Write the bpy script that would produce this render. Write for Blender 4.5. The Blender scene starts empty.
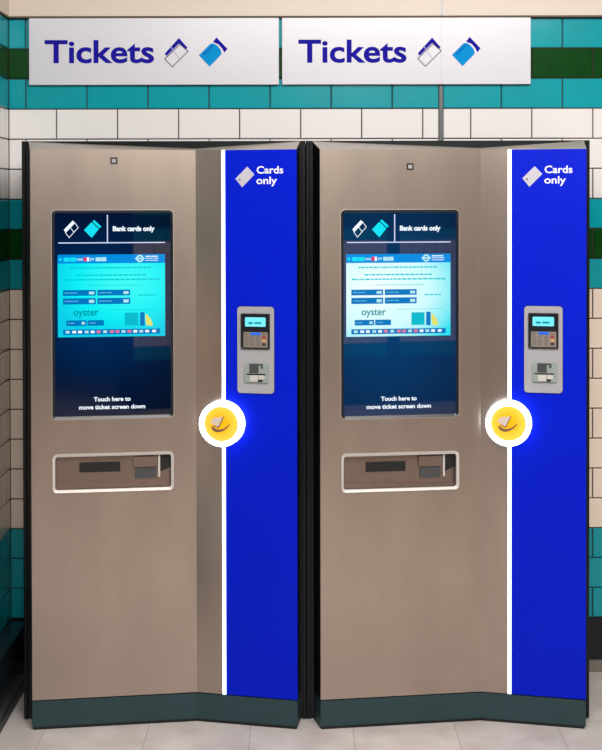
import bpy, bmesh, math, random
from mathutils import Vector, Matrix
random.seed(4)
C = bpy.context.scene.collection
sc = bpy.context.scene

# ------------------------------------------------------------------ camera
cam_d = bpy.data.cameras.new('camera')
cam_d.sensor_fit = 'VERTICAL'
cam_d.sensor_width = 36; cam_d.sensor_height = 36
cam_d.lens = 1350 / 750 * 36
cam_d.shift_x = 1.0 / 750
cam_d.shift_y = -153.0 / 750
cam_d.clip_start = 0.05
cam = bpy.data.objects.new('camera', cam_d)
cam.location = (0, -4.5, 1.5605)
cam.rotation_euler = (1.5576, 0.0018, 0)
C.objects.link(cam)
sc.camera = cam

# ------------------------------------------------------------------ world, lamps, exposure
w = bpy.data.worlds.new('world'); sc.world = w; w.use_nodes = True
w.node_tree.nodes['Background'].inputs[0].default_value = (0.9, 0.86, 0.8, 1)
w.node_tree.nodes['Background'].inputs[1].default_value = 0.3
sc.view_settings.view_transform = 'Standard'
sc.view_settings.look = 'None'
sc.view_settings.gamma = 1
sc.view_settings.use_curve_mapping = False
sc.view_settings.exposure = 0.0

def area(name, loc, target, sx, sy, power, col):
    d = bpy.data.lights.new(name, 'AREA'); d.shape = 'RECTANGLE'
    d.size = sx; d.size_y = sy; d.energy = power; d.color = col
    o = bpy.data.objects.new(name, d); C.objects.link(o)
    o.location = loc
    o.rotation_euler = (Vector(target) - Vector(loc)).to_track_quat('-Z', 'Y').to_euler()
    return o
area('ceiling_lamp_near', (0.7, -2.3, 2.92), (0.5, -0.5, 0.8), 1.6, 0.4, 46, (1.0, 0.99, 0.985))
area('fill_light_middle', (0.3, -3.6, 2.92), (0.2, -2.4, 0.0), 2.4, 0.5, 105, (1.0, 0.98, 0.96))  # unseen fill light, added to lift the floor and left corner
area('fill_light_far', (1.0, -5.4, 2.92), (1.3, -5.6, 0.0), 3.0, 0.5, 55, (1.0, 0.95, 0.90))  # unseen fill light, added to brighten the opposite wall

# ------------------------------------------------------------------ materials
def lin(c):
    return tuple(((x / 255) / 12.92 if x / 255 <= 0.04045 else ((x / 255 + 0.055) / 1.055) ** 2.4) for x in c) + (1,)

def mat(name, rgb, rough=0.5, metal=0.0, emit=None, power=0.0, vary=0.0, scale=8.0, stretch=(1, 1, 1), bump=0.0, spec=0.5, coat=0.0):
    m = bpy.data.materials.new(name); m.use_nodes = True
    nt = m.node_tree; b = nt.nodes['Principled BSDF']
    col = lin(rgb)
    b.inputs['Base Color'].default_value = col
    b.inputs['Roughness'].default_value = rough
    b.inputs['Metallic'].default_value = metal
    b.inputs['Specular IOR Level'].default_value = spec
    b.inputs['Coat Weight'].default_value = coat
    b.inputs['Coat Roughness'].default_value = 0.05
    if emit:
        b.inputs['Emission Color'].default_value = lin(emit)
        b.inputs['Emission Strength'].default_value = power
    if vary or bump:
        tc = nt.nodes.new('ShaderNodeTexCoord'); mp = nt.nodes.new('ShaderNodeMapping')
        mp.inputs['Scale'].default_value = stretch
        nz = nt.nodes.new('ShaderNodeTexNoise'); nz.inputs['Scale'].default_value = scale
        nz.inputs['Detail'].default_value = 6
        nt.links.new(tc.outputs['Object'], mp.inputs['Vector']); nt.links.new(mp.outputs[0], nz.inputs['Vector'])
        if vary:
            r = nt.nodes.new('ShaderNodeMix'); r.data_type = 'RGBA'
            r.inputs[6].default_value = tuple(x * (1 - vary) for x in col[:3]) + (1,)
            r.inputs[7].default_value = tuple(min(1, x * (1 + vary)) for x in col[:3]) + (1,)
            nt.links.new(nz.outputs['Fac'], r.inputs[0]); nt.links.new(r.outputs[2], b.inputs['Base Color'])
        if bump:
            bp = nt.nodes.new('ShaderNodeBump'); bp.inputs['Strength'].default_value = bump
            bp.inputs['Distance'].default_value = 0.002
            nt.links.new(nz.outputs['Fac'], bp.inputs['Height']); nt.links.new(bp.outputs[0], b.inputs['Normal'])
    return m

M = dict(
    white=mat('white_glazed_tile', (232, 228, 226), 0.14, vary=0.03, scale=5, bump=0.06),
    cream=mat('cream_glazed_tile', (240, 222, 204), 0.14, vary=0.05, scale=5, bump=0.06),
    teal=mat('teal_glazed_tile', (2, 152, 164), 0.12, spec=0.35, vary=0.12, scale=7, bump=0.08),
    green=mat('bottle_green_glazed_tile', (2, 62, 14), 0.12, spec=0.22, vary=0.35, scale=22, bump=0.08),
    grout=mat('dark_grout', (52, 42, 38), 0.9, vary=0.2, scale=60),
    black_tile=mat('black_skirting_tile', (20, 26, 32), 0.25, spec=0.3, vary=0.4, scale=40),
    cove=mat('grey_cove', (122, 116, 106), 0.6, vary=0.1, scale=30),
    fascia=mat('cream_paint', (208, 194, 181), 0.45, vary=0.03, scale=3),
    shadow_gap=mat('brown_shadow_line', (92, 74, 58), 0.6),
    joint=mat('grey_metal_joint', (92, 96, 98), 0.45, metal=0.3, vary=0.1, scale=30),
    ceiling=mat('white_ceiling_paint', (215, 208, 198), 0.8),
    steel=mat('brushed_steel', (176, 161, 150), 0.29, metal=0.94, vary=0.14, scale=3, stretch=(3, 3, 1.2), bump=0.03),
    steel_lip=mat('brushed_steel_lip', (205, 198, 190), 0.38, metal=0.7, vary=0.06, scale=20),
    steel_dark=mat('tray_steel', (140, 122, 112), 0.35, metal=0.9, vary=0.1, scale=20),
    rim=mat('bright_rim', (200, 195, 190), 0.5, metal=0.3),
    blue=mat('blue_enamel', (0, 26, 190), 0.36, spec=0.1, vary=0.06, scale=5, bump=0.02),
    casing=mat('black_casing', (5, 9, 11), 0.3, spec=0.3, vary=0.4, scale=15, bump=0.05),
    plinth=mat('dark_green_grey_plinth', (40, 62, 66), 0.45, spec=0.3, vary=0.22, scale=6, bump=0.05),
    matt_black=mat('matt_black_edge', (8, 9, 10), 0.7),
    bezel=mat('black_bezel', (14, 18, 26), 0.3),
    glass=mat('dark_screen_glass', (2, 8, 18), 0.03, emit=(4, 34, 84), power=0.75, spec=0.9),
    lcd=None,
    line=mat('screen_white_line', (20, 20, 20), 0.1, spec=0.2, emit=(210, 220, 255), power=1.0),
    txt=mat('screen_white_text', (20, 20, 20), 0.1, spec=0.2, emit=(235, 245, 255), power=1.1),
    cyan=mat('screen_cyan', (0, 20, 20), 0.1, spec=0.2, emit=(20, 225, 245), power=1.0),
    cyan_dim=mat('screen_dim_cyan', (0, 20, 20), 0.1, spec=0.2, emit=(0, 185, 205), power=1.0),
    hdr=mat('screen_blue_header', (0, 10, 20), 0.1, spec=0.2, emit=(0, 140, 225), power=1.0),
    btn=mat('screen_blue_button', (0, 10, 20), 0.1, spec=0.2, emit=(0, 125, 200), power=0.9),
    btn2=mat('screen_pale_mark', (20, 20, 20), 0.1, spec=0.2, emit=(190, 245, 250), power=0.9),
    btntxt=mat('screen_button_text', (20, 20, 20), 0.1, spec=0.2, emit=(110, 200, 235), power=0.9),
    pink=mat('screen_pink_mark', (20, 5, 5), 0.1, spec=0.2, emit=(240, 120, 150), power=1.0),
    red=mat('screen_red_mark', (20, 5, 5), 0.1, spec=0.2, emit=(220, 60, 90), power=1.0),
    ylw=mat('screen_yellow_mark', (20, 20, 5), 0.1, spec=0.2, emit=(225, 225, 110), power=1.0),
    tealtxt=mat('screen_teal_text', (0, 10, 10), 0.1, spec=0.2, emit=(0, 150, 165), power=0.9),
    greytxt=mat('screen_faint_text', (0, 10, 10), 0.1, spec=0.2, emit=(0, 205, 220), power=1.0),
    strip=mat('white_light_strip', (255, 255, 255), 0.4, emit=(226, 240, 255), power=2.0),
    ring=mat('white_light_ring', (255, 255, 255), 0.4, emit=(232, 243, 255), power=3.4),
    yellow=None,
    hand=mat('brown_hand_print', (120, 92, 60), 0.5),
    cardwhite=mat('white_card_print', (205, 190, 176), 0.6, spec=0.1),
    plate=mat('pale_grey_plate', (158, 156, 160), 0.5, vary=0.03, scale=20),
    padkeys=mat('keypad_metal', (150, 138, 128), 0.35, metal=0.4),
    key=mat('key_grey', (118, 110, 106), 0.4),
    key_red=mat('key_red', (150, 60, 60), 0.4),
    key_amber=mat('key_amber', (215, 150, 100), 0.4),
    key_dark=mat('key_dark', (50, 42, 42), 0.4),
    lcd_pad=mat('pin_pad_lcd', (10, 20, 20), 0.15, emit=(120, 235, 250), power=1.1),
    bluelamp=mat('blue_indicator', (0, 10, 30), 0.2, emit=(30, 110, 235), power=1.1),
    slotgreen=mat('pale_green_slot_guard', (140, 152, 146), 0.3),
    slotgrey=mat('slot_grey', (66, 68, 70), 0.3),
    black=mat('slot_black', (6, 7, 8), 0.5),
    printwhite=mat('printed_white', (228, 228, 232), 0.5),
    printgrey=mat('printed_pale_grey', (184, 182, 192), 0.5),
    sign=mat('white_sign_enamel', (208, 207, 214), 0.25, vary=0.01, scale=3),
    seam=mat('sign_seam_grey', (186, 184, 190), 0.4),
    navy=mat('navy_print', (24, 14, 150), 0.7, spec=0.1),
    navy2=mat('pale_violet_print', (150, 150, 205), 0.4),
    skyblue=mat('bright_blue_print', (0, 140, 208), 0.7, spec=0.1),
    midblue=mat('mid_blue_print', (0, 108, 190), 0.7, spec=0.1),
    outline=mat('grey_outline_print', (70, 72, 90), 0.7, spec=0.1),
)

def radial_emit(name, inner, mid, outer, centre, rx, rz, power, base=(10, 10, 10), rough=0.1, spec=0.3):
    """screen or lamp that gives off a colour running from its middle to its rim"""
    m = mat(name, base, 0.1); nt = m.node_tree; b = nt.nodes['Principled BSDF']
    tc = nt.nodes.new('ShaderNodeTexCoord'); mp = nt.nodes.new('ShaderNodeMapping')
    mp.vector_type = 'TEXTURE'
    mp.inputs['Location'].default_value = centre; mp.inputs['Scale'].default_value = (rx, rx, rz)
    ln = nt.nodes.new('ShaderNodeVectorMath'); ln.operation = 'LENGTH'
    cr = nt.nodes.new('ShaderNodeValToRGB')
    cr.color_ramp.elements[0].color = lin(inner); cr.color_ramp.elements[0].position = 0.1
    cr.color_ramp.elements[1].color = lin(outer); cr.color_ramp.elements[1].position = 1.0
    e = cr.color_ramp.elements.new(0.6); e.color = lin(mid)
    nt.links.new(tc.outputs['Object'], mp.inputs[0]); nt.links.new(mp.outputs[0], ln.inputs[0])
    nt.links.new(ln.outputs['Value'], cr.inputs[0]); nt.links.new(cr.outputs[0], b.inputs['Emission Color'])
    b.inputs['Emission Strength'].default_value = power
    b.inputs['Roughness'].default_value = rough; b.inputs['Specular IOR Level'].default_value = spec
    return m

def floor_material():
    m = mat('pale_stone_floor', (188, 180, 174), 0.42); nt = m.node_tree; b = nt.nodes['Principled BSDF']
    tc = nt.nodes.new('ShaderNodeTexCoord'); mp = nt.nodes.new('ShaderNodeMapping')
    mp.inputs['Location'].default_value = (0.150, 0.45, 0)
    br = nt.nodes.new('ShaderNodeTexBrick')
    br.offset = 0.0; br.inputs['Scale'].default_value = 1.0
    br.inputs['Brick Width'].default_value = 0.305; br.inputs['Row Height'].default_value = 0.61
    br.inputs['Mortar Size'].default_value = 0.0014
    br.inputs['Color1'].default_value = lin((212, 204, 200)); br.inputs['Color2'].default_value = lin((204, 196, 192))
    br.inputs['Mortar'].default_value = lin((172, 160, 154))
    n1 = nt.nodes.new('ShaderNodeTexNoise'); n1.inputs['Scale'].default_value = 9; n1.inputs['Detail'].default_value = 8
    mx = nt.nodes.new('ShaderNodeMix'); mx.data_type = 'RGBA'; mx.blend_type = 'MULTIPLY'
    rp = nt.nodes.new('ShaderNodeValToRGB')
    rp.color_ramp.elements[0].color = (0.80, 0.77, 0.76, 1); rp.color_ramp.elements[0].position = 0.3
    rp.color_ramp.elements[1].color = (1, 1, 1, 1); rp.color_ramp.elements[1].position = 0.65
    mx.inputs[0].default_value = 1.0
    nt.links.new(tc.outputs['Object'], mp.inputs[0]); nt.links.new(mp.outputs[0], br.inputs['Vector'])
    nt.links.new(tc.outputs['Object'], n1.inputs['Vector']); nt.links.new(n1.outputs['Fac'], rp.inputs[0])
    nt.links.new(br.outputs['Color'], mx.inputs[6]); nt.links.new(rp.outputs[0], mx.inputs[7])
    nt.links.new(mx.outputs[2], b.inputs['Base Color'])
    return m
M['floor'] = floor_material()

# ------------------------------------------------------------------ mesh helpers
def obj(name, bm, mats, parent=None):
    bmesh.ops.recalc_face_normals(bm, faces=bm.faces)
    me = bpy.data.meshes.new(name); bm.to_mesh(me); bm.free()
    if not isinstance(mats, (list, tuple)): mats = [mats]
    for m in mats: me.materials.append(m)
    o = bpy.data.objects.new(name, me); C.objects.link(o)
    if parent: o.parent = parent
    return o

def struct(name, bm, mats):
    o = obj(name, bm, mats); o['kind'] = 'structure'; return o

def box(bm, a, b, T=None, mi=0):
    vs = []
    for x in (a[0], b[0]):
        for y in (a[1], b[1]):
            for z in (a[2], b[2]):
                p = Vector((x, y, z)); vs.append(bm.verts.new(T(p) if T else p))
    for q in ((0, 1, 3, 2), (4, 6, 7, 5), (0, 4, 5, 1), (2, 3, 7, 6), (0, 2, 6, 4), (1, 5, 7, 3)):
        f = bm.faces.new([vs[i] for i in q]); f.material_index = mi
    return vs

def prism(bm, pts, n0, n1, T):
    """closed outline pts (u, z), between depths n0 (back) and n1 (front)"""
    a = [bm.verts.new(T(Vector((u, n0, z)))) for u, z in pts]
    b = [bm.verts.new(T(Vector((u, n1, z)))) for u, z in pts]
    n = len(pts)
    bm.faces.new(a[::-1]); bm.faces.new(b)
    for i in range(n): bm.faces.new((a[i], a[(i + 1) % n], b[(i + 1) % n], b[i]))

def rrect(u0, z0, u1, z1, r, seg=5):
    pts = []
    if r <= 0: return [(u0, z0), (u1, z0), (u1, z1), (u0, z1)]
    for cx, cz, a0 in ((u1 - r, z0 + r, -90), (u1 - r, z1 - r, 0), (u0 + r, z1 - r, 90), (u0 + r, z0 + r, 180)):
        for k in range(seg + 1):
            a = math.radians(a0 + 90 * k / seg); pts.append((cx + r * math.cos(a), cz + r * math.sin(a)))
    return pts

def ring(bm, outer, inner, n0, n1, T, slope=0.0):
    """frame between two outlines with equal point count; inner front edge may sit lower"""
    oa = [bm.verts.new(T(Vector((u, n0, z)))) for u, z in outer]; ob = [bm.verts.new(T(Vector((u, n1, z)))) for u, z in outer]
    ia = [bm.verts.new(T(Vector((u, n0, z)))) for u, z in inner]; ib = [bm.verts.new(T(Vector((u, n1 - slope, z)))) for u, z in inner]
    n = len(outer)
    for i in range(n):
        j = (i + 1) % n
        bm.faces.new((ob[i], ob[j], ib[j], ib[i])); bm.faces.new((oa[i], oa[j], ob[j], ob[i]))
        bm.faces.new((ia[i], ib[i], ib[j], ia[j])); bm.faces.new((oa[i], ia[i], ia[j], oa[j]))

_glyph = {}
def text_pts(s, off):
    key = (s, off)
    if key in _glyph: return _glyph[key]
    cu = bpy.data.curves.new('tmp', 'FONT'); cu.body = s; cu.offset = off; cu.resolution_u = 4; cu.fill_mode = 'FRONT'
    o = bpy.data.objects.new('tmp', cu); C.objects.link(o)
    bpy.context.view_layer.update()
    me = bpy.data.meshes.new_from_object(o.evaluated_get(bpy.context.evaluated_depsgraph_get()))
    vs = [v.co.copy() for v in me.vertices]; fs = [tuple(p.vertices) for p in me.polygons]
    bpy.data.objects.remove(o); bpy.data.curves.remove(cu); bpy.data.meshes.remove(me)
    _glyph[key] = (vs, fs); return vs, fs

def text(bm, s, u0, u1, base, cap, n, T, off=0.02, th=0.0006):
    vs, fs = text_pts(s, off)
    tv, _ = text_pts('H', off)
    ch = max(v.y for v in tv) - min(v.y for v in tv); b0 = min(v.y for v in tv)
    x0 = min(v.x for v in vs); x1 = max(v.x for v in vs)
    t = bmesh.new()
    vv = [t.verts.new((v.x, 0, v.y)) for v in vs]
    for f in fs:
        try: t.faces.new([vv[i] for i in f])
        except ValueError: pass
    bmesh.ops.remove_doubles(t, verts=t.verts, dist=1e-5)
    r = bmesh.ops.extrude_face_region(t, geom=t.faces[:])
    front = {g for g in r['geom'] if isinstance(g, bmesh.types.BMVert)}
    m = {}
    for v in t.verts:
        d = n + (th if v in front else 0)
        m[v] = bm.verts.new(T(Vector((u0 + (v.co.x - x0) / (x1 - x0) * (u1 - u0), d, base + (v.co.z - b0) / ch * cap))))
    for f in t.faces: bm.faces.new([m[v] for v in f.verts])
    t.free()

def stroke(bm, a, b, wd, n0, n1, T):
    a = Vector(a); b = Vector(b); d = (b - a).normalized(); p = Vector((-d.y, d.x)) * wd / 2; e = d * wd / 2
    prism(bm, [tuple(a - p - e), tuple(b - p + e), tuple(b + p + e), tuple(a + p - e)], n0, n1, T)

# ------------------------------------------------------------------ setting
XL, ZS, RP, CP = -0.973, 0.1767, 0.1001, 0.2033
ZT = ZS + 20 * RP
JX0, JX1 = 0.4632, 0.4765
COLS = {**{j: 0 for j in range(20)}}
def row_mat(j):
    if j in (0, 1, 2, 11, 13, 17, 19): return 2
    if j in (12, 18): return 3
    if j <= 10: return 1
    return 0

def tile(bm, s0, s1, z0, z1, T, mi):
    g = 0.0018; s0 += g; s1 -= g; z0 += g; z1 -= g
    if s1 - s0 < 0.006: return
    i = min(0.0022, (s1 - s0) / 3)
    L = [[T(s, n, z) for s, z in ((s0 + k, z0 + k), (s1 - k, z0 + k), (s1 - k, z1 - k), (s0 + k, z1 - k))] for k, n in ((0, 0.0), (0, 0.0032), (i, 0.0052))]
    V = [[bm.verts.new(p) for p in l] for l in L]
    f = bm.faces.new(V[2]); f.material_index = mi
    for a, b in ((0, 1), (1, 2)):
        for k in range(4):
            f = bm.faces.new((V[a][k], V[a][(k + 1) % 4], V[b][(k + 1) % 4], V[b][k])); f.material_index = mi

TM = [M['white'], M['cream'], M['teal'], M['green'], M['grout']]
def tiled(bm, s_lo, s_hi, ph, T):
    for j in range(20):
        k = math.floor((s_lo - ph) / CP) - 1
        p = ph + (CP / 2 if j % 2 else 0)
        while p + k * CP < s_hi:
            a, b = max(s_lo, p + k * CP), min(s_hi, p + (k + 1) * CP)
            if b - a > 0.008: tile(bm, a, b, ZS + j * RP, ZS + (j + 1) * RP, T, row_mat(j))
            k += 1

bm = bmesh.new()
box(bm, (XL - 0.15, 0.0021, 0), (4.5, 0.15, 3.0), mi=4)
Tf = lambda s, n, z: Vector((s, -n + 0.003, z))
tiled(bm, XL + 0.003, JX0, 0.0025, Tf)
tiled(bm, JX1, 3.6, 0.569, Tf)
struct('wall_front', bm, TM)

bm = bmesh.new()
box(bm, (XL - 0.15, -1.6, 0), (XL, 0.0, 3.0), mi=4)
tiled(bm, 0.004, 1.6, 0.10165, lambda s, n, z: Vector((XL + n - 0.001, -s, z)))
struct('wall_left', bm, TM)

bm = bmesh.new(); box(bm, (-4.2, -9.2, -0.1), (4.65, 0.15, 0)); struct('floor', bm, M['floor'])
bm = bmesh.new(); box(bm, (-4.2, -9.2, 3.0), (4.65, 0.15, 3.1)); struct('ceiling', bm, M['ceiling'])
bm = bmesh.new(); box(bm, (4.5, -9.2, 0), (4.65, 0.0, 3.0)); struct('wall_right', bm, M['fascia'])
# opposite side of the ticket hall: tiled wall with two dark passage openings
bm = bmesh.new()
for a, b in ((-4.2, -2.6), (-1.6, -0.9), (0.45, 2.44), (2.54, 4.5)):
    box(bm, (a, -7.4, 0), (b, -6.652, 2.3), mi=4)
    tiled(bm, a, b, 0.0, lambda s, n, z: Vector((s, -6.652 + n, z)))
box(bm, (-4.2, -7.4, 2.3), (4.5, -6.65, 3.0), mi=0)
box(bm, (-4.2, -9.3, 0), (4.5, -9.2, 3.0), mi=4)
struct('wall_back', bm, TM)
bm = bmesh.new(); box(bm, (2.44, -7.4, 0), (2.54, -6.64, 2.3)); struct('trim_6', bm, M['black_tile'])
bm = bmesh.new()
for a, b in ((-4.2, -2.6), (-1.6, -0.9), (0.45, 2.44), (2.54, 4.5)): box(bm, (a, -6.66, 0), (b, -6.63, 0.37))
struct('baseboard_back', bm, M['black_tile'])

# dark tiled skirting and grey cove
bm = bmesh.new()
x = XL + 0.002
while x < 4.5:
    box(bm, (x + 0.001, -0.006, 0.037), (min(4.5, x + 0.304), 0.001, ZS - 0.001)); x += 0.305
struct('baseboard_front', bm, M['black_tile'])
bm = bmesh.new(); box(bm, (XL, -0.022, 0), (4.5, 0.001, 0.037)); struct('trim_1', bm, M['cove'])
bm = bmesh.new()
prof = [(0.0, 0.0), (0.086, 0.0), (0.078, 0.03), (0.072, 0.15), (0.06, ZS - 0.003), (0.0, ZS)]
for y0 in (-0.03, -0.335, -0.64, -0.945, -1.25):
    a = [bm.verts.new((XL + px, y0, pz)) for px, pz in prof]; b = [bm.verts.new((XL + px, max(-1.6, y0 - 0.304), pz)) for px, pz in prof]
    bm.faces.new(a); bm.faces.new(b[::-1])
    for i in range(6): bm.faces.new((a[i], a[(i + 1) % 6], b[(i + 1) % 6], b[i]))
struct('baseboard_left', bm, M['black_tile'])
# cream fascia above the tiles, its shadow gap painted as a dark strip at the foot
bm = bmesh.new()
box(bm, (XL + 0.012, -0.026, ZT + 0.005), (JX0 + 0.003, 0.003, 3.0)); box(bm, (JX1 - 0.003, -0.026, ZT + 0.005), (4.5, 0.003, 3.0))
box(bm, (XL, -1.6, ZT + 0.005), (XL + 0.012, 0.002, 3.0))
struct('trim_2', bm, M['fascia'])
bm = bmesh.new()
box(bm, (XL + 0.008, -0.022, ZT), (4.5, 0.002, ZT + 0.006)); box(bm, (XL, -1.6, ZT), (XL + 0.010, 0.002, ZT + 0.006))
struct('trim_3', bm, M['shadow_gap'])
# movement joint running up the wall
bm = bmesh.new()
box(bm, (JX0 + 0.0005, -0.0035, ZS), (JX1 - 0.0005, 0.002, ZT)); box(bm, (JX0 + 0.002, -0.0075, ZS), (JX0 + 0.0045, -0.003, ZT))
box(bm, (JX1 - 0.0045, -0.0075, ZS), (JX1 - 0.002, -0.003, ZT)); struct('trim_4', bm, M['joint'])
bm = bmesh.new(); box(bm, (JX0 + 0.003, -0.024, ZT + 0.006), (JX1 - 0.003, 0.0, 3.0)); struct('trim_5', bm, M['seam'])

# ------------------------------------------------------------------ ticket machines
UC, DEP, WF, YF = 0.4835, 0.067, 0.787, -0.512
OX, OY = 0.383, -0.262                     # machine centre on the floor
LL = math.hypot(UC, DEP); LR = math.hypot(WF - UC, DEP)
FT, PL = 1.7236, 0.088                     # top of face, top of plinth
def TM_(u, d, z): return Vector((u - OX, d + OY, z))
def TL(p):                                 # left panel: along, outwards, up
    tx, ty = UC / LL, DEP / LL
    return TM_(p.x * tx + p.y * ty, p.x * ty - p.y * tx, p.z)
def TR(p):
    tx, ty = (WF - UC) / LR, -DEP / LR
    return TM_(UC + p.x * tx + p.y * ty, DEP + p.x * ty - p.y * tx, p.z)

YC = TR(Vector((0.083, 0, 0.907)))
M['yellow'] = radial_emit('yellow_reader_pad', (210, 132, 24), (240, 170, 8), (255, 232, 110), tuple(YC), 0.052, 0.052, 0.45, (225, 160, 20))
DC = TL(Vector((0.237, 0, 1.29)))
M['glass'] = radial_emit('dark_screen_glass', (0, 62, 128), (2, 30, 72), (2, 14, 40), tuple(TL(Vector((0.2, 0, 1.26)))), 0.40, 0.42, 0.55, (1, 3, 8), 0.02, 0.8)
M['glass_reflection'] = radial_emit('blue_screen_glass', (8, 84, 150), (14, 62, 116), (8, 30, 66), tuple(TL(Vector((0.2, 0, 1.22)))), 0.40, 0.48, 0.5, (1, 3, 8), 0.02, 1.0)  # reflection of the opposite wall painted in as a stronger blue glow
M['lcd'] = radial_emit('display_teal', (60, 250, 245), (0, 240, 246), (0, 205, 232), tuple(TL(Vector((0.27, 0, 1.33)))), 0.22, 0.17, 1.0)
M['lcd2'] = radial_emit('display_pale', (240, 255, 255), (205, 252, 255), (30, 225, 240), tuple(TL(Vector((0.17, 0, 1.31)))), 0.27, 0.21, 1.0)

def empty(name, loc):
    o = bpy.data.objects.new(name, None); C.objects.link(o); o.location = loc; o.empty_display_size = 0.2
    return o

def part(name, m, parent, fn):
    b = bmesh.new(); fn(b); return obj(name, b, m, parent)

def plate(T, u0, z0, u1, z1, n0, n1, r=0.0):
    return lambda b: prism(b, rrect(u0, z0, u1, z1, r), n0, n1, T)

def make_machine():
    root = empty('ticket_machine', (0, 0, 0))
    # dark casing behind the folded front
    def casing(b):
        box(b, (-0.0410 - OX, 0.084 + OY, 0.004), (0.8138 - OX, 0.50 + OY, 1.7515))
        for u in (-0.0410, 0.8023):        # flanges up both sides
            box(b, (u - OX, 0.078 + OY, 0.004), (u + 0.0115 - OX, 0.086 + OY, 1.7515))
        bmesh.ops.bevel(b, geom=b.edges[:], offset=0.0015, segments=1, affect='EDGES')
    part('casing', M['casing'], root, casing)
    def returns(b):                         # slanting side cheeks between face and casing
        for A, B in (((-0.0205, 0.086), (0.0, 0.0015)), ((0.797, 0.086), (WF, 0.0015))):
            s = 1 if A[0] < 0 else -1
            P = [A, B, (B[0] + s * 0.006, B[1] + 0.004), (A[0] + s * 0.012, A[1])]
            a = [b.verts.new(TM_(p[0], p[1], PL)) for p in P]; t = [b.verts.new(TM_(p[0], p[1], FT + (0.026 if i in (0, 3) else 0))) for i, p in enumerate(P)]
            b.faces.new(a); b.faces.new(t[::-1])
            for i in range(4): b.faces.new((a[i], a[(i + 1) % 4], t[(i + 1) % 4], t[i]))
    part('side_cheek', M['casing'], root, returns)
    # steel front: left leaf with openings for screen and ticket tray, plus its strip right of the fold
    hu0, hu1 = 0.068, 0.415
    def front(b):
        zs = (PL + 0.001, 0.708, 0.813, 0.930, 1.537, FT)
        th = 0.004
        e = 0.0
        box(b, (0, -th, zs[0]), (hu0, 0, zs[5]), TL); box(b, (hu1, -th, zs[0]), (LL, 0, zs[5]), TL)
        for a, c in ((0, 1), (2, 3), (4, 5)): box(b, (hu0, -th, zs[a]), (hu1, 0, zs[c]), TL)
        box(b, (0, -th, PL + 0.001), (0.0810, 0, FT), TR)
        bmesh.ops.remove_doubles(b, verts=b.verts, dist=1e-5)
    part('steel_front_panel', M['steel'], root, front)
    def lip(b):                             # sloping coping from the face edge up to the casing
        F = [(0.0, 0.0, FT), (UC, DEP, FT), (WF, 0.0, FT)]
        K = [(-0.0205, 0.0835, FT + 0.0265), (UC, 0.0835, FT + 0.005), (0.797, 0.0835, FT + 0.0265)]
        up = [b.verts.new(TM_(*p)) for p in F + K]
        dn = [b.verts.new(TM_(p[0], p[1] + (0.001 if i < 3 else 0), p[2] - 0.004)) for i, p in enumerate(F + K)]
        for V in (up, dn): b.faces.new((V[0], V[1], V[4], V[3])); b.faces.new((V[1], V[2], V[5], V[4]))
        for i, j in ((0, 1), (1, 2), (2, 5), (5, 4), (4, 3), (3, 0)): b.faces.new((up[i], up[j], dn[j], dn[i]))
    part('coping', M['steel_lip'], root, lip)
    bp = part('blue_panel', M['blue'], root, lambda b: box(b, (0.0916, -0.004, PL + 0.001), (LR, 0.0, FT - 0.001), TR))
    part('light_strip', M['strip'], root, lambda b: box(b, (0.0812, -0.003, PL + 0.001), (0.0914, 0.0025, FT - 0.002), TR))
    def plinth(b, z0, z1, o):
        P = [(-0.0205, 0.086), (0.0 + o, o), (UC, DEP + o), (WF - o, o), (0.797, 0.086)]
        a = [b.verts.new(TM_(p[0], p[1], z0)) for p in P]; t = [b.verts.new(TM_(p[0], p[1], z1)) for p in P]
        b.faces.new(a); b.faces.new(t[::-1])
        for i in range(5): b.faces.new((a[i], a[(i + 1) % 5], t[(i + 1) % 5], t[i]))
    part('plinth', M['plinth'], root, lambda b: plinth(b, 0.009, PL - 0.0025, 0.0))
    part('foot_strip', M['matt_black'], root, lambda b: plinth(b, 0.0, 0.009, 0.003))  # thin black strip along the foot of the plinth

    # ---- screen
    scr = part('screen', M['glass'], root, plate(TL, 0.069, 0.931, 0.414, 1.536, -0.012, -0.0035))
    part('bezel', M['bezel'], scr, lambda b: ring(b, rrect(0.0625, 0.9225, 0.4205, 1.5435, 0.013), rrect(0.0705, 0.9305, 0.4125, 1.5355, 0.006), -0.010, 0.0025, TL, 0.003))
    part('bezel_edge', M['steel_lip'], scr, lambda b: ring(b, rrect(0.0610, 0.9205, 0.4220, 1.5450, 0.0145), rrect(0.0625, 0.9225, 0.4205, 1.5435, 0.013), -0.001, 0.001, TL))
    n0, n1 = -0.0036, -0.0028
    def px(x, y):                           # top banner of the screen
        return (0.061 + (x - 45) * 0.00073, 1.5425 - (y - 45) * 0.00075)
    ban = lambda b: (prism(b, rrect(0.081, 1.4450, 0.396, 1.4482, 0), n0, n1, TL), prism(b, rrect(0.2240, 1.4480, 0.2272, 1.5300, 0), n0, n1, TL))
    part('banner_rule', M['line'], scr, ban)
    def ic1(b):
        prism(b, [px(95, 121), px(131, 84), px(140, 94), px(103, 132)], n0, n1, TL)
        for q, r in (((101, 131), (116, 152)), ((116, 152), (153, 112)), ((153, 112), (138, 92)), ((121, 112), (136, 131))):
            stroke(b, px(*q), px(*r), 0.0018, n0, n1, TL)
    part('ticket_symbol', M['txt'], scr, ic1)
    part('ticket_symbol', M['cyan'], scr, lambda b: (prism(b, [px(176, 122), px(207, 91), px(236, 118), px(207, 153)], n0, n1, TL), prism(b, [px(210, 88), px(217, 82), px(246, 108), px(239, 115)], n0, n1, TL)))
    part('lettering', M['txt'], scr, lambda b: text(b, 'Bank cards only', 0.2415, 0.3655, 1.4810, 0.0150, n0, TL, 0.045))
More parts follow.
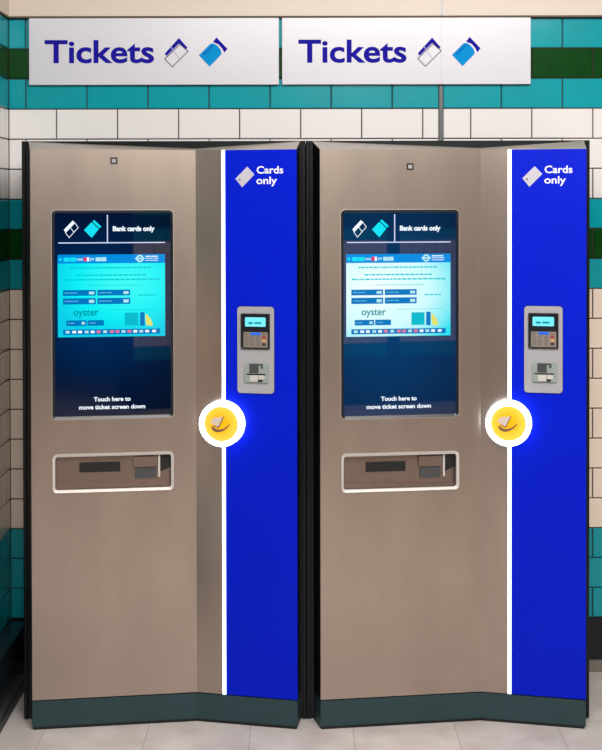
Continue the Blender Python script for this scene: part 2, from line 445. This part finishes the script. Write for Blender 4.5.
    part('lettering', M['txt'], scr, lambda b: (text(b, 'Touch here to', 0.1835, 0.2925, 0.9735, 0.0130, n0, TL, 0.03), text(b, 'move ticket screen down', 0.1400, 0.3360, 0.9500, 0.0130, n0, TL, 0.03)))
    # ---- the lit ticket page
    U0, Z1, W_, H_ = 0.0790, 1.4118, 0.3170, 0.2455
    pg = part('display_page', M['lcd'], scr, plate(TL, U0, Z1 - H_, U0 + W_, Z1, n0, n1))
    def d(x, y): return (U0 + (x - 42) / 540 * W_, Z1 - (y - 27) / 403 * H_)
    m0, m1 = n1, n1 + 0.0006
    k0, k1 = m1, m1 + 0.0005
    def rects(L, a=m0, c=m1):
        def f(b):
            for x0, y0, x1, y1 in L:
                p, q = d(x0, y1), d(x1, y0); prism(b, rrect(p[0], p[1], q[0], q[1], 0), a, c, TL)
        return f
    part('header_bar', M['hdr'], scr, rects([(42, 27, 582, 70)]))
    for q in ((48, 44, 62, 56), (72, 41, 102, 61), (105, 41, 135, 61)): part('header_logo', M['cyan'], scr, rects([q], k0, k1))
    for q in [(140, 46, 147, 56), (150, 46, 157, 56), (160, 46, 167, 56), (206, 44, 212, 58), (216, 44, 224, 54), (232, 41, 258, 60), (260, 41, 285, 60)]: part('header_logo', M['btn2'], scr, rects([q], k0, k1))
    part('header_logo', M['red'], scr, rects([(172, 40, 188, 60)], k0, k1))
    part('header_logo', M['txt'], scr, rects([(188, 40, 200, 60)], k0, k1))
    def roundel(b):
        c = d(455, 48); o = []; i = []
        for k in range(28):
            a = 2 * math.pi * k / 28; o.append((c[0] + 0.0112 * math.cos(a), c[1] + 0.0112 * math.sin(a))); i.append((c[0] + 0.0062 * math.cos(a), c[1] + 0.0062 * math.sin(a)))
        ring(b, o, i, k0, k1, TL)
        prism(b, rrect(c[0] - 0.0142, c[1] - 0.0022, c[0] + 0.0142, c[1] + 0.0022, 0), k0, k1, TL)
    part('roundel', M['btn2'], scr, roundel)
    part('header_text', M['txt'], scr, rects([(484, 35, 508, 40), (511, 35, 544, 40), (484, 46, 520, 49), (524, 46, 550, 49), (484, 56, 500, 59), (503, 56, 546, 59)], k0, k1))
    rr = random.Random(3)
    def words(x0, x1, y, h):
        L = []; x = x0
        while x < x1 - 6:
            wd = rr.uniform(7, 26); L.append((x, y - h / 2, min(x1, x + wd), y + h / 2)); x += wd + 4
        return L
    part('body_text', M['greytxt'], scr, rects(words(105, 510, 92, 7) + words(135, 485, 128, 7) + words(70, 555, 150, 7)))
    part('body_text', M['greytxt'], scr, rects([(190, 177, 445, 179.5), (300, 297, 540, 299)] + words(446, 532, 228, 6)))
    for x0, y0, x1, y1 in ((68, 200, 232, 228), (240, 200, 405, 228), (68, 240, 232, 270), (240, 240, 405, 270), (85, 348, 185, 375), (190, 348, 272, 375)):
        part('button', M['btn'], scr, rects([(x0, y0, x1, y1)]))
        big = x1 - x0 > 120
        L = words(x0 + 8, x0 + (78 if big else 48), (y0 + y1) / 2, 4)
        part('button_text', M['btntxt'], scr, rects(L, k0, k1))
        if big or x0 == 85: part('button_icon', M['btn2'], scr, rects([(x1 - (34 if big else 24), y0 + 8, x1 - 8, y1 - 7)], k0, k1))
    part('lettering', M['tealtxt'], scr, lambda b: text(b, 'oyster', d(120, 0)[0], d(246, 0)[0], d(0, 326)[1], 0.0215, m0, TL, 0.015))
    part('card_picture', M['cyan_dim'], scr, rects([(378, 314, 446, 376)]))
    part('card_picture', M['btn'], scr, rects([(455, 312, 478, 378)]))
    part('card_picture', M['ylw'], scr, lambda b: prism(b, [d(*p) for p in ((483, 318), (497, 330), (511, 349), (520, 378), (488, 378), (482, 350))], m0, m1, TL))
    part('flag_bar', M['btn'], scr, rects([(68, 393, 556, 418)]))
    for i, x in enumerate((90, 123, 152, 185, 215, 245, 278, 312, 340, 370, 400, 430, 460, 490, 525)):
        part('flag', M['pink' if i in (5, 7, 8, 10) else 'btn2' if i % 3 == 0 else 'txt'], scr, rects([(x - 9, 399, x + 10, 411)], k0, k1))

    # ---- ticket tray
    tray = part('ticket_tray', M['rim'], root, lambda b: ring(b, rrect(0.0620, 0.7045, 0.4205, 0.8190, 0.013), rrect(0.0695, 0.7120, 0.4125, 0.8110, 0.008), -0.006, 0.006, TL, 0.003))
    def recess(b):
        u0, u1, z0, z1, q = 0.066, 0.4165, 0.709, 0.815, -0.020
        box(b, (u0, q - 0.003, z0), (u1, q, z1), TL)
        box(b, (u0, q, z0 - 0.003), (u1, -0.0042, z0), TL); box(b, (u0, q, z1), (u1, -0.0042, z1 + 0.003), TL)
        box(b, (u0 - 0.003, q, z0), (u0, -0.0042, z1), TL); box(b, (u1, q, z0), (u1 + 0.003, -0.0042, z1), TL)
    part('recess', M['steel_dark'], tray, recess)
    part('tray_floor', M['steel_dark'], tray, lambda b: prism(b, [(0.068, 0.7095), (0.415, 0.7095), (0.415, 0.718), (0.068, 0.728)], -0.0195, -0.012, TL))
    part('slot_mouth', M['black'], tray, plate(TL, 0.140, 0.760, 0.261, 0.789, -0.020, -0.0165, 0.002))
    part('slot_mouth', M['slotgrey'], tray, plate(TL, 0.305, 0.738, 0.367, 0.772, -0.020, -0.015, 0.002))
    part('slot_hood', M['steel_dark'], tray, plate(TL, 0.300, 0.773, 0.372, 0.804, -0.020, -0.010, 0.002))
    part('divider', M['rim'], tray, plate(TL, 0.374, 0.742, 0.380, 0.8145, -0.020, -0.008))
    part('side_pocket', M['black'], tray, lambda b: prism(b, [(0.381, 0.758), (0.4160, 0.772), (0.4160, 0.8145), (0.381, 0.8145)], -0.020, -0.012, TL))

    # ---- yellow reader with glowing ring
    cu, cz = 0.0845, 0.906
    def circ(r, n=64): return [(cu + r * math.cos(2 * math.pi * k / n), cz + r * math.sin(2 * math.pi * k / n)) for k in range(n)]
    rd = part('card_reader', M['yellow'], root, lambda b: prism(b, circ(0.0520), 0.0, 0.024, TR))
    part('light_ring', M['ring'], rd, lambda b: ring(b, circ(0.0680), circ(0.0520), 0.0, 0.026, TR, 0.002))
    def y(x, yy): return (cu + (x - 335) * 0.000427, cz - (yy - 327) * 0.000427)
    part('card_symbol', M['cardwhite'], rd, lambda b: prism(b, [y(256, 316), y(284, 283), y(350, 277), y(314, 350)], 0.024, 0.0246, TR))
    def hand(b):
        o = [(264, 342), (280, 350), (300, 362), (325, 366), (352, 358), (376, 342), (398, 320)]
        i = [(395, 334), (378, 354), (355, 372), (328, 384), (300, 386), (278, 376), (266, 360)]
        prism(b, [y(*p) for p in o + i], 0.024, 0.0245, TR)
        stroke(b, y(352, 278), y(318, 352), 0.003, 0.0242, 0.0248, TR)
        stroke(b, y(318, 352), y(280, 340), 0.003, 0.0242, 0.0248, TR)
    part('hand_symbol', M['hand'], rd, hand)

    # ---- payment terminal on the blue panel
    T0 = lambda x: 0.130 + (x - 32) * 0.00037
    Z0 = lambda v: 1.2557 - (v - 38) * 0.0003726
    def pl(x0, y0, x1, y1, a, c, r=0.0): return plate(TR, T0(x0), Z0(y1), T0(x1), Z0(y0), a, c, r)
    pay = part('payment_plate', M['plate'], root, pl(32, 38, 335, 730, 0.0, 0.005, 0.010))
    part('plate_shadow_gap', M['matt_black'], pay, pl(29, 35, 338, 733, 0.0, 0.0015, 0.011))
    part('pin_pad', M['bezel'], pay, lambda b: (ring(b, rrect(T0(65), Z0(375), T0(303), Z0(92), 0.003), rrect(T0(80), Z0(364), T0(290), Z0(106), 0.002), 0.005, 0.011, TR, 0.003),
                                                prism(b, rrect(T0(70), Z0(370), T0(298), Z0(97), 0.002), 0.0048, 0.006, TR)))
    part('pin_pad_display', M['lcd_pad'], pay, pl(98, 122, 268, 196, 0.006, 0.0075, 0.003))
    part('display_text', M['tealtxt'], pay, lambda b: (pl(126, 160, 162, 176, 0.0075, 0.0079)(b), pl(176, 160, 232, 174, 0.0075, 0.0079)(b)))
    part('keypad_plate', M['padkeys'], pay, pl(85, 240, 286, 362, 0.006, 0.0085, 0.002))
    part('indicator_light', M['bluelamp'], pay, pl(142, 243, 228, 262, 0.0085, 0.0100, 0.001))
    for r_, yy in enumerate((280, 308, 336)):
        for c_, xx in enumerate((112, 157, 206, 256)):
            mm = M['key'] if c_ < 3 else (M['key_red'], M['key_amber'], M['key_dark'])[r_]
            part('key', mm, pay, pl(xx - 15, yy - 9, xx + 15, yy + 9, 0.0085, 0.0105, 0.001))
    for xx in (108, 258): part('key', M['key'], pay, pl(xx - 13, 246, xx + 13, 262, 0.0085, 0.0105, 0.001))
    part('card_slot_guard', M['slotgreen'], pay, pl(98, 490, 292, 642, 0.005, 0.011, 0.006))
    part('card_slot_throat', M['slotgrey'], pay, pl(136, 492, 212, 566, 0.011, 0.0118, 0.001))
    part('card_slot_throat', M['slotgrey'], pay, lambda b: (pl(212, 492, 248, 504, 0.011, 0.0118)(b), pl(230, 504, 248, 530, 0.011, 0.0118)(b)))
    part('card_slot', M['black'], pay, lambda b: (pl(112, 571, 268, 580, 0.011, 0.0125)(b), pl(205, 620, 244, 636, 0.011, 0.0122)(b)))
    part('card_slot_lip', M['rim'], pay, pl(142, 583, 208, 634, 0.011, 0.014, 0.001))
    part('card_slot_lip', M['rim'], pay, pl(214, 583, 262, 616, 0.011, 0.0132, 0.001))

    # ---- printed "Cards only"
    sg = part('lettering', M['printwhite'], bp, lambda b: (text(b, 'Cards', 0.1895, 0.2705, 1.6515, 0.0220, 0.0, TR, 0.018), text(b, 'only', 0.1885, 0.2515, 1.6205, 0.0220, 0.0, TR, 0.018)))
    part('card_symbol', M['printgrey'], bp, lambda b: prism(b, [(0.1240, 1.6370), (0.1605, 1.6725), (0.1825, 1.6490), (0.1445, 1.6110)], 0.0, 0.0006, TR))
    part('card_chip', M['outline'], bp, lambda b: prism(b, rrect(0.1350, 1.6310, 0.1400, 1.6360, 0.001), 0.0006, 0.001, TR))
    # ---- small square plate near the top; its own origin so it can be placed per machine
    tx, ty = UC / LL, DEP / LL
    def T0_(p): return Vector((p.x * tx + p.y * ty, p.x * ty - p.y * tx, p.z))
    b = bmesh.new(); prism(b, rrect(-0.0105, -0.0100, 0.0105, 0.0100, 0.001), 0.0, 0.002, T0_); sq = obj('peephole', b, M['bezel'], root)
    b = bmesh.new(); prism(b, rrect(-0.0060, -0.0055, 0.0060, 0.0055, 0.001), 0.002, 0.0026, T0_); obj('peephole_lens', b, M['plate'], sq)
    sq.location = TL(Vector((0.2456, 0, 1.6909)))
    return root

def copy_tree(o, parent=None):
    c = o.copy(); C.objects.link(c)
    if parent: c.parent = parent
    for ch in list(o.children): copy_tree(ch, c)
    return c

m1 = make_machine()
bpy.context.view_layer.update()
m2 = copy_tree(m1)
m1.location = (-0.797 + OX, YF - OY, 0)
m2.location = (0.0589 + OX, YF - OY, 0)
for ch in m2.children:
    if ch.name.startswith('peephole'): ch.location = TL(Vector((0.2718, 0, 1.6717)))
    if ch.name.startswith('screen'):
        ch.data = ch.data.copy(); ch.data.materials[0] = M['glass_reflection']
        for g in ch.children:
            if g.name.startswith('display_page'):
                g.data = g.data.copy(); g.data.materials[0] = M['lcd2']
for o, l in ((m1, 'steel and blue ticket machine with a bright turquoise screen, standing beside the tiled side wall'),
             (m2, 'steel and blue ticket machine with a paler white-centred screen, beside the bare cream tiles')):
    o['label'] = l; o['category'] = 'ticket machine'; o['group'] = 'ticket machines'

# ------------------------------------------------------------------ signs
def make_sign(x0, x1, lab, seam, tx0, tx1):
    root = empty('tickets_sign', (x0, -0.0045, 1.9576))
    h = 2.1775 - 1.9576; wd = x1 - x0
    T = lambda p: Vector((p.x, -p.y, p.z))
    b = bmesh.new(); prism(b, rrect(0, 0, wd, h, 0.001, 2), 0.0, 0.0155, T); obj('sign_panel', b, M['sign'], root)
    b = bmesh.new(); text(b, 'Tickets', tx0, tx1, h - 0.1485, 0.0765, 0.0155, T, 0.022); obj('lettering', b, M['navy'], root)
    def s(x, y): return ((118 + x / 5) * 0.00331, h - (y / 5 - 17.5) * 0.003342)
    n0, n1 = 0.0155, 0.0160
    t1 = bmesh.new()
    prism(t1, [s(88, 264), s(160, 186), s(203, 234), s(195, 242), s(161, 213), s(98, 275)], n0, n1, T); o = obj('ticket_symbol', t1, M['navy'], root)
    t1 = bmesh.new()
    q = [s(88, 290), s(165, 217), s(205, 252), s(127, 328)]
    for i in range(4): stroke(t1, q[i], q[(i + 1) % 4], 0.0028, n0, n1 + 0.0001, T)
    obj('ticket_outline', t1, M['outline'], o)
    t1 = bmesh.new(); stroke(t1, s(118, 228), s(158, 285), 0.0028, n0, n1 + 0.0004, T); obj('ticket_fold', t1, M['navy2'], o)
    t1 = bmesh.new()
    prism(t1, [s(259, 272), s(318, 214), s(336, 213), s(352, 224), s(368, 243), s(374, 262), s(370, 270), s(313, 328)], n0, n1, T); o = obj('smartcard_symbol', t1, M['skyblue'], root)
    t1 = bmesh.new(); prism(t1, [s(275, 270), s(322, 222), s(334, 224), s(290, 272)], n1, n1 + 0.0003, T); obj('smartcard_mark', t1, M['midblue'], o)
    t1 = bmesh.new(); prism(t1, [s(348, 183), s(403, 240), s(387, 259), s(376, 238), s(358, 218), s(330, 206)], n0, n1, T); obj('smartcard_band', t1, M['navy'], o)
    if seam:
        t1 = bmesh.new(); prism(t1, rrect(seam - 0.001, 0.001, seam + 0.001, h - 0.001, 0), n0, n0 + 0.0003, T); obj('panel_seam', t1, M['seam'], root)
    root['label'] = lab; root['category'] = 'sign'; root['group'] = 'signs above the ticket machines'
make_sign(-0.8966, -0.0695, 'white Tickets sign hung over the machine beside the side wall, without a seam', 0, 0.0515, 0.4140)
make_sign(-0.0580, 0.7650, 'white Tickets sign with a faint vertical seam, over the machine with the paler screen', 0.527, 0.0535, 0.4120)
